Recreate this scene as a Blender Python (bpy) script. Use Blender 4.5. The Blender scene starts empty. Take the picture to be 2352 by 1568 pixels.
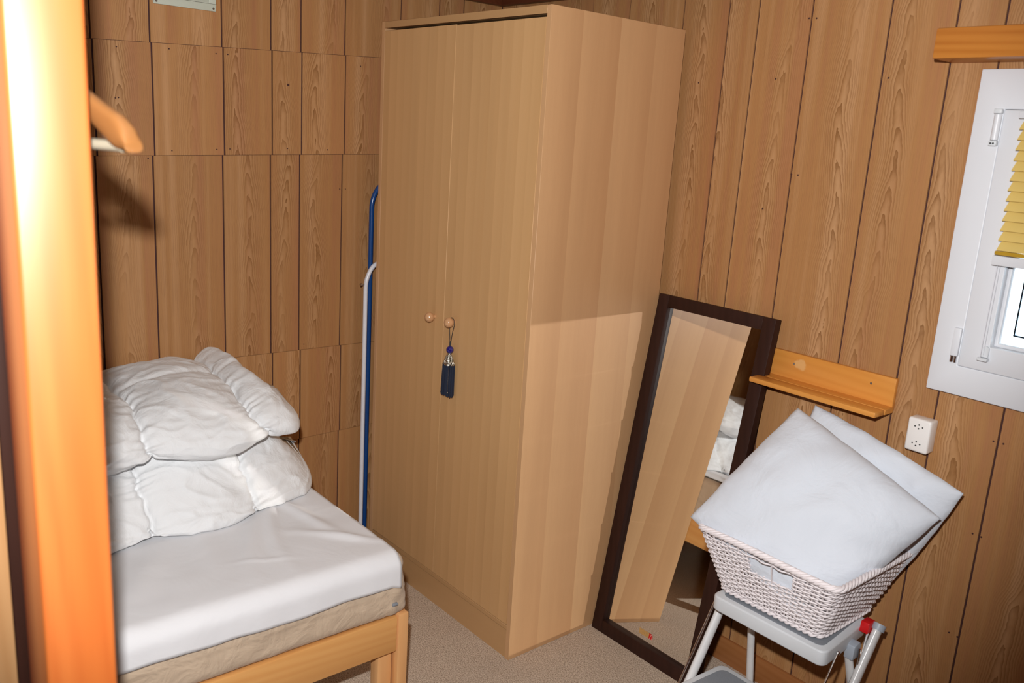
import bpy, bmesh, math, random
from mathutils import Vector, Matrix, noise
from mathutils.bvhtree import BVHTree
random.seed(7)
C = bpy.context.scene
COL = C.collection
# ------------------------------------------------------------------ camera
CAM = Vector((2.78132, -2.24343, 1.659))
F = Vector((-0.73824742, 0.63384237, -0.23072622))
Rt = Vector((0.63916311, 0.76664843, 0.06099757))
Up = Vector((-0.21554874, 0.10244039, 0.97110489))
cd = bpy.data.cameras.new('camera'); cam = bpy.data.objects.new('camera', cd); COL.objects.link(cam)
cd.sensor_width = 36.0; cd.lens = 36.0 * 1998.88 / 2352; cd.clip_start = 0.02
cam.matrix_world = Matrix(((Rt.x, Up.x, -F.x, CAM.x), (Rt.y, Up.y, -F.y, CAM.y), (Rt.z, Up.z, -F.z, CAM.z), (0, 0, 0, 1)))
cd.dof.use_dof = True; cd.dof.focus_distance = 2.7; cd.dof.aperture_fstop = 3.4
C.camera = cam
# ------------------------------------------------------------------ colour management, daylight, flash
C.view_settings.view_transform = 'Standard'; C.view_settings.look = 'None'
C.view_settings.gamma = 1.0; C.view_settings.use_curve_mapping = False
C.view_settings.exposure = 0.0
C.cycles.use_denoising = True
C.cycles.caustics_reflective = False; C.cycles.caustics_refractive = False
C.cycles.max_bounces = 8
C.cycles.sample_clamp_indirect = 6
w = bpy.data.worlds.new('sky'); C.world = w; w.use_nodes = True
wb = w.node_tree.nodes['Background']; wb.inputs[0].default_value = (0.80, 0.92, 1.0, 1); wb.inputs[1].default_value = 9.0
# the camera's own flash: above and a little to the left of the lens
FL = 222.0
fl = bpy.data.lights.new('camera_flash', 'SPOT'); flo = bpy.data.objects.new('camera_flash', fl); COL.objects.link(flo)
fl.energy = FL; fl.shadow_soft_size = 0.022; fl.spot_size = math.radians(88); fl.spot_blend = 0.46
fl.color = (1.0, 0.992, 0.985)
FLP = CAM + Up * 0.19 - Rt * 0.05 + F * 0.02
flo.location = FLP
aim = (F + Rt * (-0.06) + Up * 0.06).normalized()
flo.rotation_euler = aim.to_track_quat('-Z', 'Y').to_euler()
# added area lights imitating flash light thrown back by the leaning mirror glass onto the wardrobe side (a narrow beam, glass high and glass wide)
BOUNCE = 0.50
NB = 6; bd_ = Vector((-0.55, -0.835, -0.055)).normalized()
for k in range(NB):
    h = 1.10 / NB; zc = 1.128 - h * (k + 0.5)
    yh = -0.068 - 0.1455 * (1.128 - zc)
    a = bpy.data.lights.new('mirror_bounce_standin', 'AREA'); ao = bpy.data.objects.new('mirror_bounce_standin', a); COL.objects.link(ao)
    a.shape = 'RECTANGLE'; a.size = 0.30; a.size_y = h; a.spread = math.radians(2.5); a.energy = BOUNCE / NB; a.color = (1.0, 0.97, 0.92)
    zb_ = -bd_; up0 = Vector((0, 0, 1)); xb_ = up0.cross(zb_).normalized(); yb_ = zb_.cross(xb_)
    hx_ = Vector((0.835, -0.55, 0)); sgn = 1 if xb_.dot(hx_) > 0 else -1
    ca, sa = math.cos(math.radians(4.6)), math.sin(math.radians(4.6))
    X2 = xb_ * ca + yb_ * sa * sgn; Y2 = yb_ * ca - xb_ * sa * sgn
    c_ = Vector((0.9134, yh + 0.0067, zc)) + hx_ * 0.15
    ao.matrix_world = Matrix(((X2.x, Y2.x, zb_.x, c_.x), (X2.y, Y2.y, zb_.y, c_.y), (X2.z, Y2.z, zb_.z, c_.z), (0, 0, 0, 1)))

# ------------------------------------------------------------------ node helpers
def newmat(name):
    m = bpy.data.materials.new(name); m.use_nodes = True
    nt = m.node_tree; b = nt.nodes['Principled BSDF']
    return m, nt, b
def N(nt, t, **kw):
    n = nt.nodes.new(t)
    for k, v in kw.items():
        if hasattr(n, k): setattr(n, k, v)
    return n
def lk(nt, a, b): nt.links.new(a, b)
def M_(nt, op, a, b=None, c=None, clamp=False):
    n = nt.nodes.new('ShaderNodeMath'); n.operation = op; n.use_clamp = clamp
    for i, v in enumerate((a, b, c)):
        if v is None: continue
        if isinstance(v, (int, float)): n.inputs[i].default_value = v
        else: nt.links.new(v, n.inputs[i])
    return n.outputs[0]
def mixc(nt, f, a, b, mode='MIX'):
    n = nt.nodes.new('ShaderNodeMix'); n.data_type = 'RGBA'; n.blend_type = mode
    for i, v in ((0, f), (6, a), (7, b)):
        if isinstance(v, (int, float)): n.inputs[i].default_value = v
        elif isinstance(v, tuple): n.inputs[i].default_value = (*v[:3], 1)
        else: nt.links.new(v, n.inputs[i])
    return n.outputs[2]
def noise_(nt, vec, scale, detail=2, rough=0.5, dist=0.0):
    n = nt.nodes.new('ShaderNodeTexNoise'); n.inputs['Scale'].default_value = scale
    n.inputs['Detail'].default_value = detail; n.inputs['Roughness'].default_value = rough
    n.inputs['Distortion'].default_value = dist
    if vec is not None: nt.links.new(vec, n.inputs['Vector'])
    return n.outputs['Fac']
def mapping(nt, vec, scale=(1, 1, 1), loc=(0, 0, 0)):
    n = nt.nodes.new('ShaderNodeMapping'); n.inputs['Scale'].default_value = scale; n.inputs['Location'].default_value = loc
    nt.links.new(vec, n.inputs['Vector']); return n.outputs[0]
def ramp(nt, fac, stops):
    n = nt.nodes.new('ShaderNodeValToRGB'); e = n.color_ramp.elements
    while len(e) < len(stops): e.new(0.5)
    for el, (p, c) in zip(e, stops):
        el.position = p; el.color = (*c, 1) if len(c) == 3 else c
    nt.links.new(fac, n.inputs[0]); return n.outputs[0]
def bump(nt, b, h, strength=0.3, dist=0.01):
    n = nt.nodes.new('ShaderNodeBump'); n.inputs['Strength'].default_value = strength; n.inputs['Distance'].default_value = dist
    nt.links.new(h, n.inputs['Height']); nt.links.new(n.outputs[0], b.inputs['Normal'])
def plain(name, col, rough=0.5, metal=0.0, spec=0.5, nscale=60, namt=0.06, bmp=0.0):
    m, nt, b = newmat(name)
    g = nt.nodes.new('ShaderNodeNewGeometry').outputs['Position']
    f = noise_(nt, g, nscale, 3)
    c2 = tuple(max(0, c * (1 - namt)) for c in col); c1 = tuple(min(1, c * (1 + namt)) for c in col)
    lk(nt, mixc(nt, f, c2, c1), b.inputs['Base Color'])
    b.inputs['Roughness'].default_value = rough; b.inputs['Metallic'].default_value = metal
    b.inputs['Specular IOR Level'].default_value = spec
    if bmp: bump(nt, b, f, bmp, 0.002)
    return m

# ---- wall panelling: printed oak with cathedral grain, uv in metres, one random number per board in uv layer 'rnd'
def wall_mat():
    m, nt, b = newmat('oak_panelling')
    uvn = N(nt, 'ShaderNodeUVMap'); uvn.uv_map = 'uv'
    rn = N(nt, 'ShaderNodeUVMap'); rn.uv_map = 'rnd'
    s = nt.nodes.new('ShaderNodeSeparateXYZ'); lk(nt, uvn.outputs[0], s.inputs[0])
    s2 = nt.nodes.new('ShaderNodeSeparateXYZ'); lk(nt, rn.outputs[0], s2.inputs[0])
    u, v, r = s.outputs[0], s.outputs[1], s2.outputs[0]
    cv = nt.nodes.new('ShaderNodeCombineXYZ'); lk(nt, M_(nt, 'MULTIPLY', u, 3.0), cv.inputs[0]); lk(nt, v, cv.inputs[1]); lk(nt, r, cv.inputs[2])
    P = cv.outputs[0]
    wob = M_(nt, 'MULTIPLY', M_(nt, 'SUBTRACT', noise_(nt, mapping(nt, P, (0.1, 2.0, 9)), 1.0, 3), 0.5), 0.13)
    uu = M_(nt, 'ADD', u, wob)
    a = M_(nt, 'SQRT', M_(nt, 'ADD', M_(nt, 'MULTIPLY', uu, uu), 0.00034))
    dis = M_(nt, 'MULTIPLY', noise_(nt, mapping(nt, P, (5, 6, 5)), 1.0, 4, 0.62), 3.4)
    ph = M_(nt, 'ADD', M_(nt, 'ADD', M_(nt, 'MULTIPLY', a, 185.0), M_(nt, 'MULTIPLY', v, 11.0)), dis)
    fr = M_(nt, 'FRACT', ph)
    line = M_(nt, 'POWER', fr, 2.2)                              # sharp late-wood edge
    fall = M_(nt, 'SUBTRACT', 1.0, M_(nt, 'MULTIPLY', M_(nt, 'ABSOLUTE', uu), 16.0), None, True)
    blot = noise_(nt, mapping(nt, P, (2.2, 2.0, 3)), 1.0, 2)
    blm = M_(nt, 'MULTIPLY', M_(nt, 'SUBTRACT', blot, 0.30, None, True), 4.0, None, True)
    vein = M_(nt, 'MULTIPLY', M_(nt, 'MULTIPLY', line, M_(nt, 'ADD', M_(nt, 'MULTIPLY', fall, 0.75), 0.25)), blm)
    fine = noise_(nt, mapping(nt, P, (110, 6, 1)), 1.0, 3, 0.65)
    pores = M_(nt, 'MULTIPLY', M_(nt, 'SUBTRACT', noise_(nt, mapping(nt, P, (260, 11, 1)), 1.0, 2, 0.6), 0.52, None, True), 3.2, None, True)
    band = noise_(nt, mapping(nt, P, (9, 0.35, 4)), 1.0, 2)
    base = ramp(nt, band, [(0.3, (0.43, 0.195, 0.085)), (0.5, (0.45, 0.225, 0.085)), (0.7, (0.54, 0.295, 0.135))])
    base = mixc(nt, M_(nt, 'MULTIPLY', fine, 0.35), base, (0.27, 0.125, 0.05))
    base = mixc(nt, M_(nt, 'MULTIPLY', pores, 0.42), base, (0.19, 0.085, 0.035))
    light = M_(nt, 'MULTIPLY', M_(nt, 'MULTIPLY', M_(nt, 'SUBTRACT', 1.0, fr), fall), 0.30)
    base = mixc(nt, M_(nt, 'MULTIPLY', light, blm), base, (0.60, 0.37, 0.20))
    base = mixc(nt, M_(nt, 'MULTIPLY', vein, 0.80), base, (0.19, 0.078, 0.022))
    rb = M_(nt, 'ADD', 0.93, M_(nt, 'MULTIPLY', M_(nt, 'FRACT', M_(nt, 'MULTIPLY', r, 13.7)), 0.12))
    hsv = nt.nodes.new('ShaderNodeHueSaturation'); lk(nt, base, hsv.inputs['Color']); lk(nt, rb, hsv.inputs['Value'])
    lk(nt, hsv.outputs[0], b.inputs['Base Color'])
    b.inputs['Roughness'].default_value = 0.48; b.inputs['Specular IOR Level'].default_value = 0.25
    bump(nt, b, M_(nt, 'ADD', fine, pores), 0.12, 0.0006)
    return m
# ---- solid / veneer wood in object space; ax = grain axis
def wood(name, c1, c2, c3, ax='Z', rings=60, rough=0.42, knots=0.0, spec=0.35, streak=0.5, wscale=1.0):
    m, nt, b = newmat(name)
    tc = nt.nodes.new('ShaderNodeTexCoord').outputs['Object']
    sc = {'X': (0.06, 1, 1), 'Y': (1, 0.06, 1), 'Z': (1, 1, 0.06)}[ax]
    P = mapping(nt, tc, sc)
    d = noise_(nt, P, 9 * wscale, 3)
    rr = noise_(nt, P, rings, 2, 0.55, 0.6)
    fine = noise_(nt, mapping(nt, tc, tuple(260 * s if s == 1 else 9 for s in sc)), 1.0, 2)
    n = nt.nodes.new('ShaderNodeTexWave'); n.wave_type = 'BANDS'; n.bands_direction = 'DIAGONAL'
    n.inputs['Scale'].default_value = rings * 0.5; n.inputs['Distortion'].default_value = 6; n.inputs['Detail'].default_value = 2
    n.inputs['Detail Scale'].default_value = 0.6
    lk(nt, P, n.inputs['Vector'])
    g = M_(nt, 'ADD', M_(nt, 'MULTIPLY', n.outputs['Fac'], 0.45), M_(nt, 'MULTIPLY', rr, 0.55))
    col = ramp(nt, d, [(0.32, c1), (0.68, c2)])
    col = mixc(nt, M_(nt, 'MULTIPLY', M_(nt, 'POWER', g, 1.8), streak), col, c3)
    col = mixc(nt, M_(nt, 'MULTIPLY', fine, 0.16), col, c3)
    if knots:
        vo = nt.nodes.new('ShaderNodeTexVoronoi'); vo.inputs['Scale'].default_value = 7
        ks = {'X': (0.5, 1, 1), 'Y': (1, 0.5, 1), 'Z': (1, 1, 0.5)}[ax]
        lk(nt, mapping(nt, tc, ks), vo.inputs['Vector'])
        k = M_(nt, 'MULTIPLY', M_(nt, 'SUBTRACT', 0.075, vo.outputs['Distance'], None, True), 22 * knots, None, True)
        col = mixc(nt, k, col, (0.10, 0.03, 0.008))
    lk(nt, col, b.inputs['Base Color']); b.inputs['Roughness'].default_value = rough; b.inputs['Specular IOR Level'].default_value = spec
    bump(nt, b, fine, 0.06, 0.0006)
    return m
# ---- beech veneer: vertical laid-up strips
def veneer(name, axis, width, c1, c2, shift=0.0):
    m, nt, b = newmat(name)
    g = nt.nodes.new('ShaderNodeNewGeometry').outputs['Position']
    s = nt.nodes.new('ShaderNodeSeparateXYZ'); lk(nt, g, s.inputs[0])
    a = s.outputs[axis]
    k = M_(nt, 'ADD', M_(nt, 'DIVIDE', a, width), 20.0 + shift)
    idx = M_(nt, 'FLOOR', k); fr = M_(nt, 'FRACT', k)
    wn = nt.nodes.new('ShaderNodeTexWhiteNoise'); wn.noise_dimensions = '1D'; lk(nt, idx, wn.inputs['W'])
    cv = nt.nodes.new('ShaderNodeCombineXYZ')
    lk(nt, M_(nt, 'ADD', M_(nt, 'MULTIPLY', a, 1.0), M_(nt, 'MULTIPLY', idx, 0.37)), cv.inputs[0]); lk(nt, M_(nt, 'MULTIPLY', s.outputs[2], 0.05), cv.inputs[2])
    lk(nt, idx, cv.inputs[1])
    st = noise_(nt, cv.outputs[0], 55, 3, 0.6)
    big = noise_(nt, mapping(nt, cv.outputs[0], (1, 1, 1.6)), 9, 2)
    fine = noise_(nt, mapping(nt, g, (500, 500, 40)), 1.0, 1)
    f = M_(nt, 'ADD', M_(nt, 'ADD', M_(nt, 'MULTIPLY', wn.outputs[0], 0.20), M_(nt, 'MULTIPLY', M_(nt, 'SUBTRACT', 1.0, fr), 0.45)), M_(nt, 'MULTIPLY', st, 0.35))
    col = mixc(nt, f, c1, c2)
    col = mixc(nt, M_(nt, 'MULTIPLY', M_(nt, 'SUBTRACT', big, 0.45, None, True), 0.9), col, tuple(x * 0.72 for x in c1))
    col = mixc(nt, M_(nt, 'MULTIPLY', fine, 0.10), col, tuple(x * 0.6 for x in c1))
    lk(nt, col, b.inputs['Base Color']); b.inputs['Roughness'].default_value = 0.42; b.inputs['Specular IOR Level'].default_value = 0.3
    return m
def carpet_mat():
    m, nt, b = newmat('beige_carpet')
    g = nt.nodes.new('ShaderNodeNewGeometry').outputs['Position']
    a = noise_(nt, g, 240, 3, 0.8); c = noise_(nt, g, 6, 3); d = noise_(nt, g, 110, 2)
    col = ramp(nt, a, [(0.34, (0.20, 0.14, 0.10)), (0.46, (0.56, 0.44, 0.335)), (0.60, (0.86, 0.74, 0.60))])
    col = mixc(nt, M_(nt, 'MULTIPLY', c, 0.30), col, (0.48, 0.31, 0.21))
    sp = M_(nt, 'MULTIPLY', M_(nt, 'SUBTRACT', d, 0.66, None, True), 9, None, True)
    col = mixc(nt, M_(nt, 'MULTIPLY', sp, 0.6), col, (0.16, 0.10, 0.07))
    lk(nt, col, b.inputs['Base Color']); b.inputs['Roughness'].default_value = 0.95; b.inputs['Specular IOR Level'].default_value = 0.1
    bump(nt, b, a, 0.9, 0.004)
    return m
def cloth(name, col, fold=0.35, scale=9, rough=0.85, weave=0.04):
    m, nt, b = newmat(name)
    g = nt.nodes.new('ShaderNodeNewGeometry').outputs['Position']
    f = noise_(nt, g, scale, 4, 0.55, 0.6); h = noise_(nt, g, 700, 1)
    lk(nt, mixc(nt, f, tuple(c * 0.96 for c in col), tuple(min(1, c * 1.03) for c in col)), b.inputs['Base Color'])
    b.inputs['Roughness'].default_value = rough; b.inputs['Specular IOR Level'].default_value = 0.15
    b.inputs['Sheen Weight'].default_value = 0.15
    bump(nt, b, M_(nt, 'ADD', f, M_(nt, 'MULTIPLY', h, weave)), fold, 0.02)
    return m
MW = wall_mat()
GROOVE = plain('groove_dark_brown', (0.055, 0.016, 0.014), 0.8)  # dark purple-brown of the groove backing and nail heads
BEECH_F = veneer('beech_door_veneer', 0, 0.047, (0.60, 0.345, 0.150), (0.70, 0.425, 0.200))
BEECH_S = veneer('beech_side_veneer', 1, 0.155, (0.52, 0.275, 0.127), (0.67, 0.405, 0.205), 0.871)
BEECH_P = veneer('beech_plinth_veneer', 2, 0.30, (0.52, 0.30, 0.135), (0.56, 0.33, 0.15))
PINE_Z = wood('varnished_pine_post', (0.60, 0.145, 0.025), (0.70, 0.205, 0.045), (0.48, 0.085, 0.012), 'Z', 40, 0.40, spec=0.5)
_b = PINE_Z.node_tree.nodes['Principled BSDF']; _b.inputs['Coat Weight'].default_value = 1.0; _b.inputs['Coat Roughness'].default_value = 0.42
PINE_X = wood('amber_pine_shelf', (0.66, 0.275, 0.05), (0.73, 0.33, 0.075), (0.50, 0.16, 0.02), 'X', 55, 0.35, 0.0, streak=0.4)
PINE_BEAM = wood('amber_pine_beam', (0.50, 0.185, 0.032), (0.58, 0.235, 0.045), (0.36, 0.10, 0.012), 'X', 60, 0.35, 0.0, streak=0.7)
PINE_Y = wood('pine_bed_rail', (0.72, 0.36, 0.115), (0.80, 0.44, 0.16), (0.58, 0.22, 0.05), 'Y', 45, 0.38, 1.0)
PINE_BZ = wood('pine_bed_leg', (0.74, 0.39, 0.16), (0.80, 0.46, 0.20), (0.58, 0.24, 0.08), 'Z', 45, 0.38)
PINE_BX = wood('pine_bed_end', (0.72, 0.36, 0.115), (0.80, 0.44, 0.16), (0.58, 0.22, 0.05), 'X', 45, 0.38)
HANGW = wood('beech_hanger', (0.30, 0.13, 0.040), (0.34, 0.15, 0.05), (0.22, 0.08, 0.02), 'X', 30, 0.28, spec=0.6)
DARKF = wood('dark_brown_frame', (0.030, 0.011, 0.007), (0.040, 0.015, 0.010), (0.016, 0.006, 0.004), 'Z', 50, 0.5, spec=0.18)
TRIM = wood('ceiling_trim_brown', (0.13, 0.035, 0.014), (0.16, 0.045, 0.018), (0.08, 0.02, 0.008), 'X', 50, 0.4)
BASEB = wood('baseboard_wood', (0.36, 0.14, 0.045), (0.42, 0.17, 0.06), (0.26, 0.085, 0.02), 'X', 50, 0.4)
CARPET = carpet_mat()
SHEET = cloth('white_cotton_sheet', (0.77, 0.77, 0.79), 0.25, 5)
DUVET = cloth('white_duvet_cotton', (0.78, 0.79, 0.80), 0.42, 15, 0.75)
CUSH = cloth('pale_blue_white_cushion', (0.66, 0.70, 0.765), 0.5, 8)
BEIGE = cloth('beige_mattress_cover', (0.56, 0.43, 0.31), 0.5, 16)
UPVC = plain('white_window_plastic', (0.70, 0.72, 0.76), 0.4, nscale=20, namt=0.01)
BLINDY = plain('yellow_blind_slat', (0.88, 0.68, 0.22), 0.35, nscale=20, namt=0.03)
nt_ = BLINDY.node_tree; b_ = nt_.nodes['Principled BSDF']; tr_ = nt_.nodes.new('ShaderNodeBsdfTranslucent'); tr_.inputs[0].default_value = (0.75, 0.52, 0.10, 1)
mx_ = nt_.nodes.new('ShaderNodeMixShader'); mx_.inputs[0].default_value = 0.3; ou_ = [n for n in nt_.nodes if n.type == 'OUTPUT_MATERIAL'][0]
nt_.links.new(b_.outputs[0], mx_.inputs[1]); nt_.links.new(tr_.outputs[0], mx_.inputs[2]); nt_.links.new(mx_.outputs[0], ou_.inputs[0])
BLINDB = plain('golden_blind_rail', (0.55, 0.33, 0.03), 0.3, 0.2)
WICKER = plain('white_painted_wicker', (0.82, 0.76, 0.77), 0.6, nscale=90, namt=0.10)
STEEL_W = plain('white_painted_steel', (0.72, 0.72, 0.72), 0.28)
CHROME = plain('polished_chrome', (0.80, 0.80, 0.82), 0.12, 1.0)
PLAST = plain('light_grey_plastic', (0.66, 0.69, 0.72), 0.4, namt=0.02)
MATG = plain('grey_rubber_mat', (0.23, 0.25, 0.28), 0.7, nscale=500, namt=0.18, bmp=0.3)
JOINT = plain('grey_joint_plastic', (0.36, 0.40, 0.46), 0.45)
RED = plain('red_latch_plastic', (0.62, 0.006, 0.008), 0.4)
BLUE = plain('blue_enamel', (0.008, 0.055, 0.21), 0.25)
RACKW = plain('white_enamel_tube', (0.72, 0.74, 0.80), 0.3)
SOCK = plain('ivory_socket_plastic', (0.82, 0.79, 0.76), 0.35, namt=0.01)
BLACK = plain('dark_hole', (0.03, 0.03, 0.03), 0.6)
VENT = plain('grey_green_vent', (0.52, 0.55, 0.46), 0.45, namt=0.04)
SCREW = plain('screw_steel', (0.42, 0.38, 0.34), 0.3, 1.0)
KNOBW = wood('turned_wood_knob', (0.60, 0.33, 0.16), (0.66, 0.38, 0.20), (0.48, 0.22, 0.09), 'Z', 60, 0.15, spec=0.8)
NAVY = plain('navy_tassel_thread', (0.010, 0.016, 0.038), 0.8, nscale=900, namt=0.5, bmp=0.5)
BEAD = plain('cobalt_glass_bead', (0.015, 0.010, 0.16), 0.05, spec=1.0)
SILV = plain('antique_silver', (0.55, 0.52, 0.45), 0.25, 1.0, nscale=400, namt=0.5, bmp=0.6)
LOWW = wood('wood_panel_behind_post', (0.42, 0.24, 0.10), (0.48, 0.28, 0.13), (0.32, 0.15, 0.05), 'Z', 40, 0.5)
PLASTER = plain('white_ceiling_board', (0.60, 0.56, 0.50), 0.8)
def mirror_mat():
    m, nt, b = newmat('mirror_silver')
    g = nt.nodes.new('ShaderNodeNewGeometry').outputs['Position']
    f = noise_(nt, g, 3, 2)
    lk(nt, mixc(nt, f, (0.87, 0.88, 0.86), (0.90, 0.90, 0.885)), b.inputs['Base Color'])
    b.inputs['Metallic'].default_value = 1.0; b.inputs['Roughness'].default_value = 0.0
    return m
MIRR = mirror_mat()
def glass_mat():
    m, nt, b = newmat('window_glass')
    b.inputs['Transmission Weight'].default_value = 1.0; b.inputs['Roughness'].default_value = 0.0
    b.inputs['IOR'].default_value = 1.02; b.inputs['Base Color'].default_value = (0.97, 0.99, 1, 1)
    return m
GLASS = glass_mat()
def shelf_back_mat():
    m = PINE_X.copy(); m.name = 'amber_pine_with_scuff'; nt = m.node_tree; b = nt.nodes['Principled BSDF']
    old = b.inputs['Base Color'].links[0].from_socket
    g = nt.nodes.new('ShaderNodeNewGeometry').outputs['Position']
    d = nt.nodes.new('ShaderNodeVectorMath'); d.operation = 'DISTANCE'
    mp = mapping(nt, g, (1, 0, 1.25)); lk(nt, mp, d.inputs[0]); d.inputs[1].default_value = (1.452, 0, 1.055 * 1.25)
    dd = M_(nt, 'ADD', d.outputs['Value'], M_(nt, 'MULTIPLY', noise_(nt, g, 60, 3), 0.018))
    k = M_(nt, 'MULTIPLY', M_(nt, 'SUBTRACT', 0.031, dd, None, True), 160, None, True)
    lk(nt, mixc(nt, M_(nt, 'MULTIPLY', k, 0.55), old, (0.78, 0.50, 0.22)), b.inputs['Base Color'])
    return m
PINE_SC = shelf_back_mat()

# ------------------------------------------------------------------ mesh helpers
def wloc(o):
    p = Vector((0, 0, 0))
    while o: p += o.location; o = o.parent
    return p
def obj(name, bm, mats, parent=None, origin=None, smooth=True, bevel=0.0, bseg=2, ang=38):
    if not isinstance(mats, (list, tuple)): mats = [mats]
    if bevel:
        bmesh.ops.remove_doubles(bm, verts=bm.verts, dist=1e-6)
        es = [e for e in bm.edges if len(e.link_faces) == 2 and e.calc_face_angle(0) > 0.5]
        bmesh.ops.bevel(bm, geom=es, offset=bevel, segments=bseg, affect='EDGES', profile=0.5)
    if origin is None:
        if parent is None:
            n = max(1, len(bm.verts)); c = sum((v.co for v in bm.verts), Vector()) / n
            origin = Vector((c.x, c.y, min(v.co.z for v in bm.verts)))
        else:
            n = max(1, len(bm.verts)); origin = sum((v.co for v in bm.verts), Vector()) / n
    origin = Vector(origin)
    bmesh.ops.translate(bm, verts=bm.verts, vec=-origin)
    me = bpy.data.meshes.new(name); bm.normal_update(); bm.to_mesh(me); bm.free()
    for m in mats: me.materials.append(m)
    if smooth:
        me.shade_smooth(); me.set_sharp_from_angle(angle=math.radians(ang))
    o = bpy.data.objects.new(name, me); COL.objects.link(o)
    if parent: o.parent = parent; o.location = origin - wloc(parent)
    else: o.location = origin
    return o
def thing(name, label, cat, loc=(0, 0, 0), group=None):
    o = bpy.data.objects.new(name, None); COL.objects.link(o); o.location = loc; o.empty_display_size = 0.05
    tag(o, label, cat, group); return o
def tag(o, label, cat, group=None):
    o['label'] = label; o['category'] = cat
    if group: o['group'] = group
    return o
def struct(o): o['kind'] = 'structure'; return o
def box(bm, a, b, mi=0):
    x0, y0, z0 = a; x1, y1, z1 = b
    vs = [bm.verts.new(p) for p in ((x0, y0, z0), (x1, y0, z0), (x1, y1, z0), (x0, y1, z0), (x0, y0, z1), (x1, y0, z1), (x1, y1, z1), (x0, y1, z1))]
    fs = [(0, 3, 2, 1), (4, 5, 6, 7), (0, 1, 5, 4), (1, 2, 6, 5), (2, 3, 7, 6), (3, 0, 4, 7)]
    out = []
    for f in fs:
        q = bm.faces.new([vs[i] for i in f]); q.material_index = mi; out.append(q)
    return vs
def BM(): return bmesh.new()
def bxo(a, b):
    bm = BM(); box(bm, a, b); return bm
def tube(bm, pts, r, n=10, closed=False, cap=True, mi=0, sx=1.0):
    pts = [Vector(p) for p in pts]; L = len(pts)
    rs = r if isinstance(r, (list, tuple)) else [r] * L
    rings = []; prev = None
    for i, p in enumerate(pts):
        if closed: t = pts[(i + 1) % L] - pts[i - 1]
        else: t = pts[min(i + 1, L - 1)] - pts[max(i - 1, 0)]
        t.normalize()
        if prev is None:
            a = Vector((0, 0, 1)) if abs(t.z) < 0.9 else Vector((1, 0, 0))
            x = t.cross(a).normalized()
        else:
            x = (prev - t * prev.dot(t)).normalized()
        prev = x; y = t.cross(x)
        rings.append([bm.verts.new(p + (x * math.cos(k * 2 * math.pi / n) * sx + y * math.sin(k * 2 * math.pi / n)) * rs[i]) for k in range(n)])
    m = L if closed else L - 1
    for i in range(m):
        a, b = rings[i], rings[(i + 1) % L]
        for k in range(n):
            f = bm.faces.new((a[k], a[(k + 1) % n], b[(k + 1) % n], b[k])); f.material_index = mi
    if cap and not closed:
        f = bm.faces.new(rings[0][::-1]); f.material_index = mi
        f = bm.faces.new(rings[-1]); f.material_index = mi
def sphere(bm, c, r, seg=20, ring=12, sc=(1, 1, 1)):
    g = bmesh.ops.create_uvsphere(bm, u_segments=seg, v_segments=ring, radius=r)
    for v in g['verts']: v.co = Vector((v.co.x * sc[0], v.co.y * sc[1], v.co.z * sc[2])) + Vector(c)
def cyl(bm, p0, p1, r, n=16, r2=None): tube(bm, [p0, p1], [r, r if r2 is None else r2], n)
def fillet(pts, rad, seg=6):
    pts = [Vector(p) for p in pts]; out = [pts[0]]
    for i in range(1, len(pts) - 1):
        a, p, b = pts[i - 1], pts[i], pts[i + 1]
        d1 = (a - p).normalized(); d2 = (b - p).normalized()
        r = min(rad, (a - p).length * 0.45, (b - p).length * 0.45)
        s, e = p + d1 * r, p + d2 * r
        for k in range(seg + 1):
            t = k / seg; out.append(s * (1 - t) ** 2 + p * 2 * t * (1 - t) + e * t * t)
    out.append(pts[-1]); return out
def prism(bm, poly, d, mi=0):
    """poly: list of Vector (planar), extruded by vector d"""
    a = [bm.verts.new(p) for p in poly]; b = [bm.verts.new(Vector(p) + Vector(d)) for p in poly]
    n = len(a)
    fs = [bm.faces.new(a[::-1]), bm.faces.new(b)]
    for i in range(n): fs.append(bm.faces.new((a[i], a[(i + 1) % n], b[(i + 1) % n], b[i])))
    for f in fs: f.material_index = mi
    bmesh.ops.recalc_face_normals(bm, faces=fs)
def rrect(x0, y0, x1, y1, r, seg=5):
    out = []
    for cx, cy, a0 in ((x1 - r, y0 + r, -90), (x1 - r, y1 - r, 0), (x0 + r, y1 - r, 90), (x0 + r, y0 + r, 180)):
        for k in range(seg + 1):
            a = math.radians(a0 + 90 * k / seg); out.append((cx + r * math.cos(a), cy + r * math.sin(a)))
    return out
def grid(bm, fn, nu, nv, closeu=False, mi=0):
    vs = [[bm.verts.new(fn(i / (nu if closeu else nu - 1), j / (nv - 1))) for j in range(nv)] for i in range(nu)]
    for i in range(nu if closeu else nu - 1):
        for j in range(nv - 1):
            f = bm.faces.new((vs[i][j], vs[(i + 1) % nu][j], vs[(i + 1) % nu][j + 1], vs[i][j + 1])); f.material_index = mi
    return vs
def ns(x, y, z=0.0): return noise.noise(Vector((x, y, z)))

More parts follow.
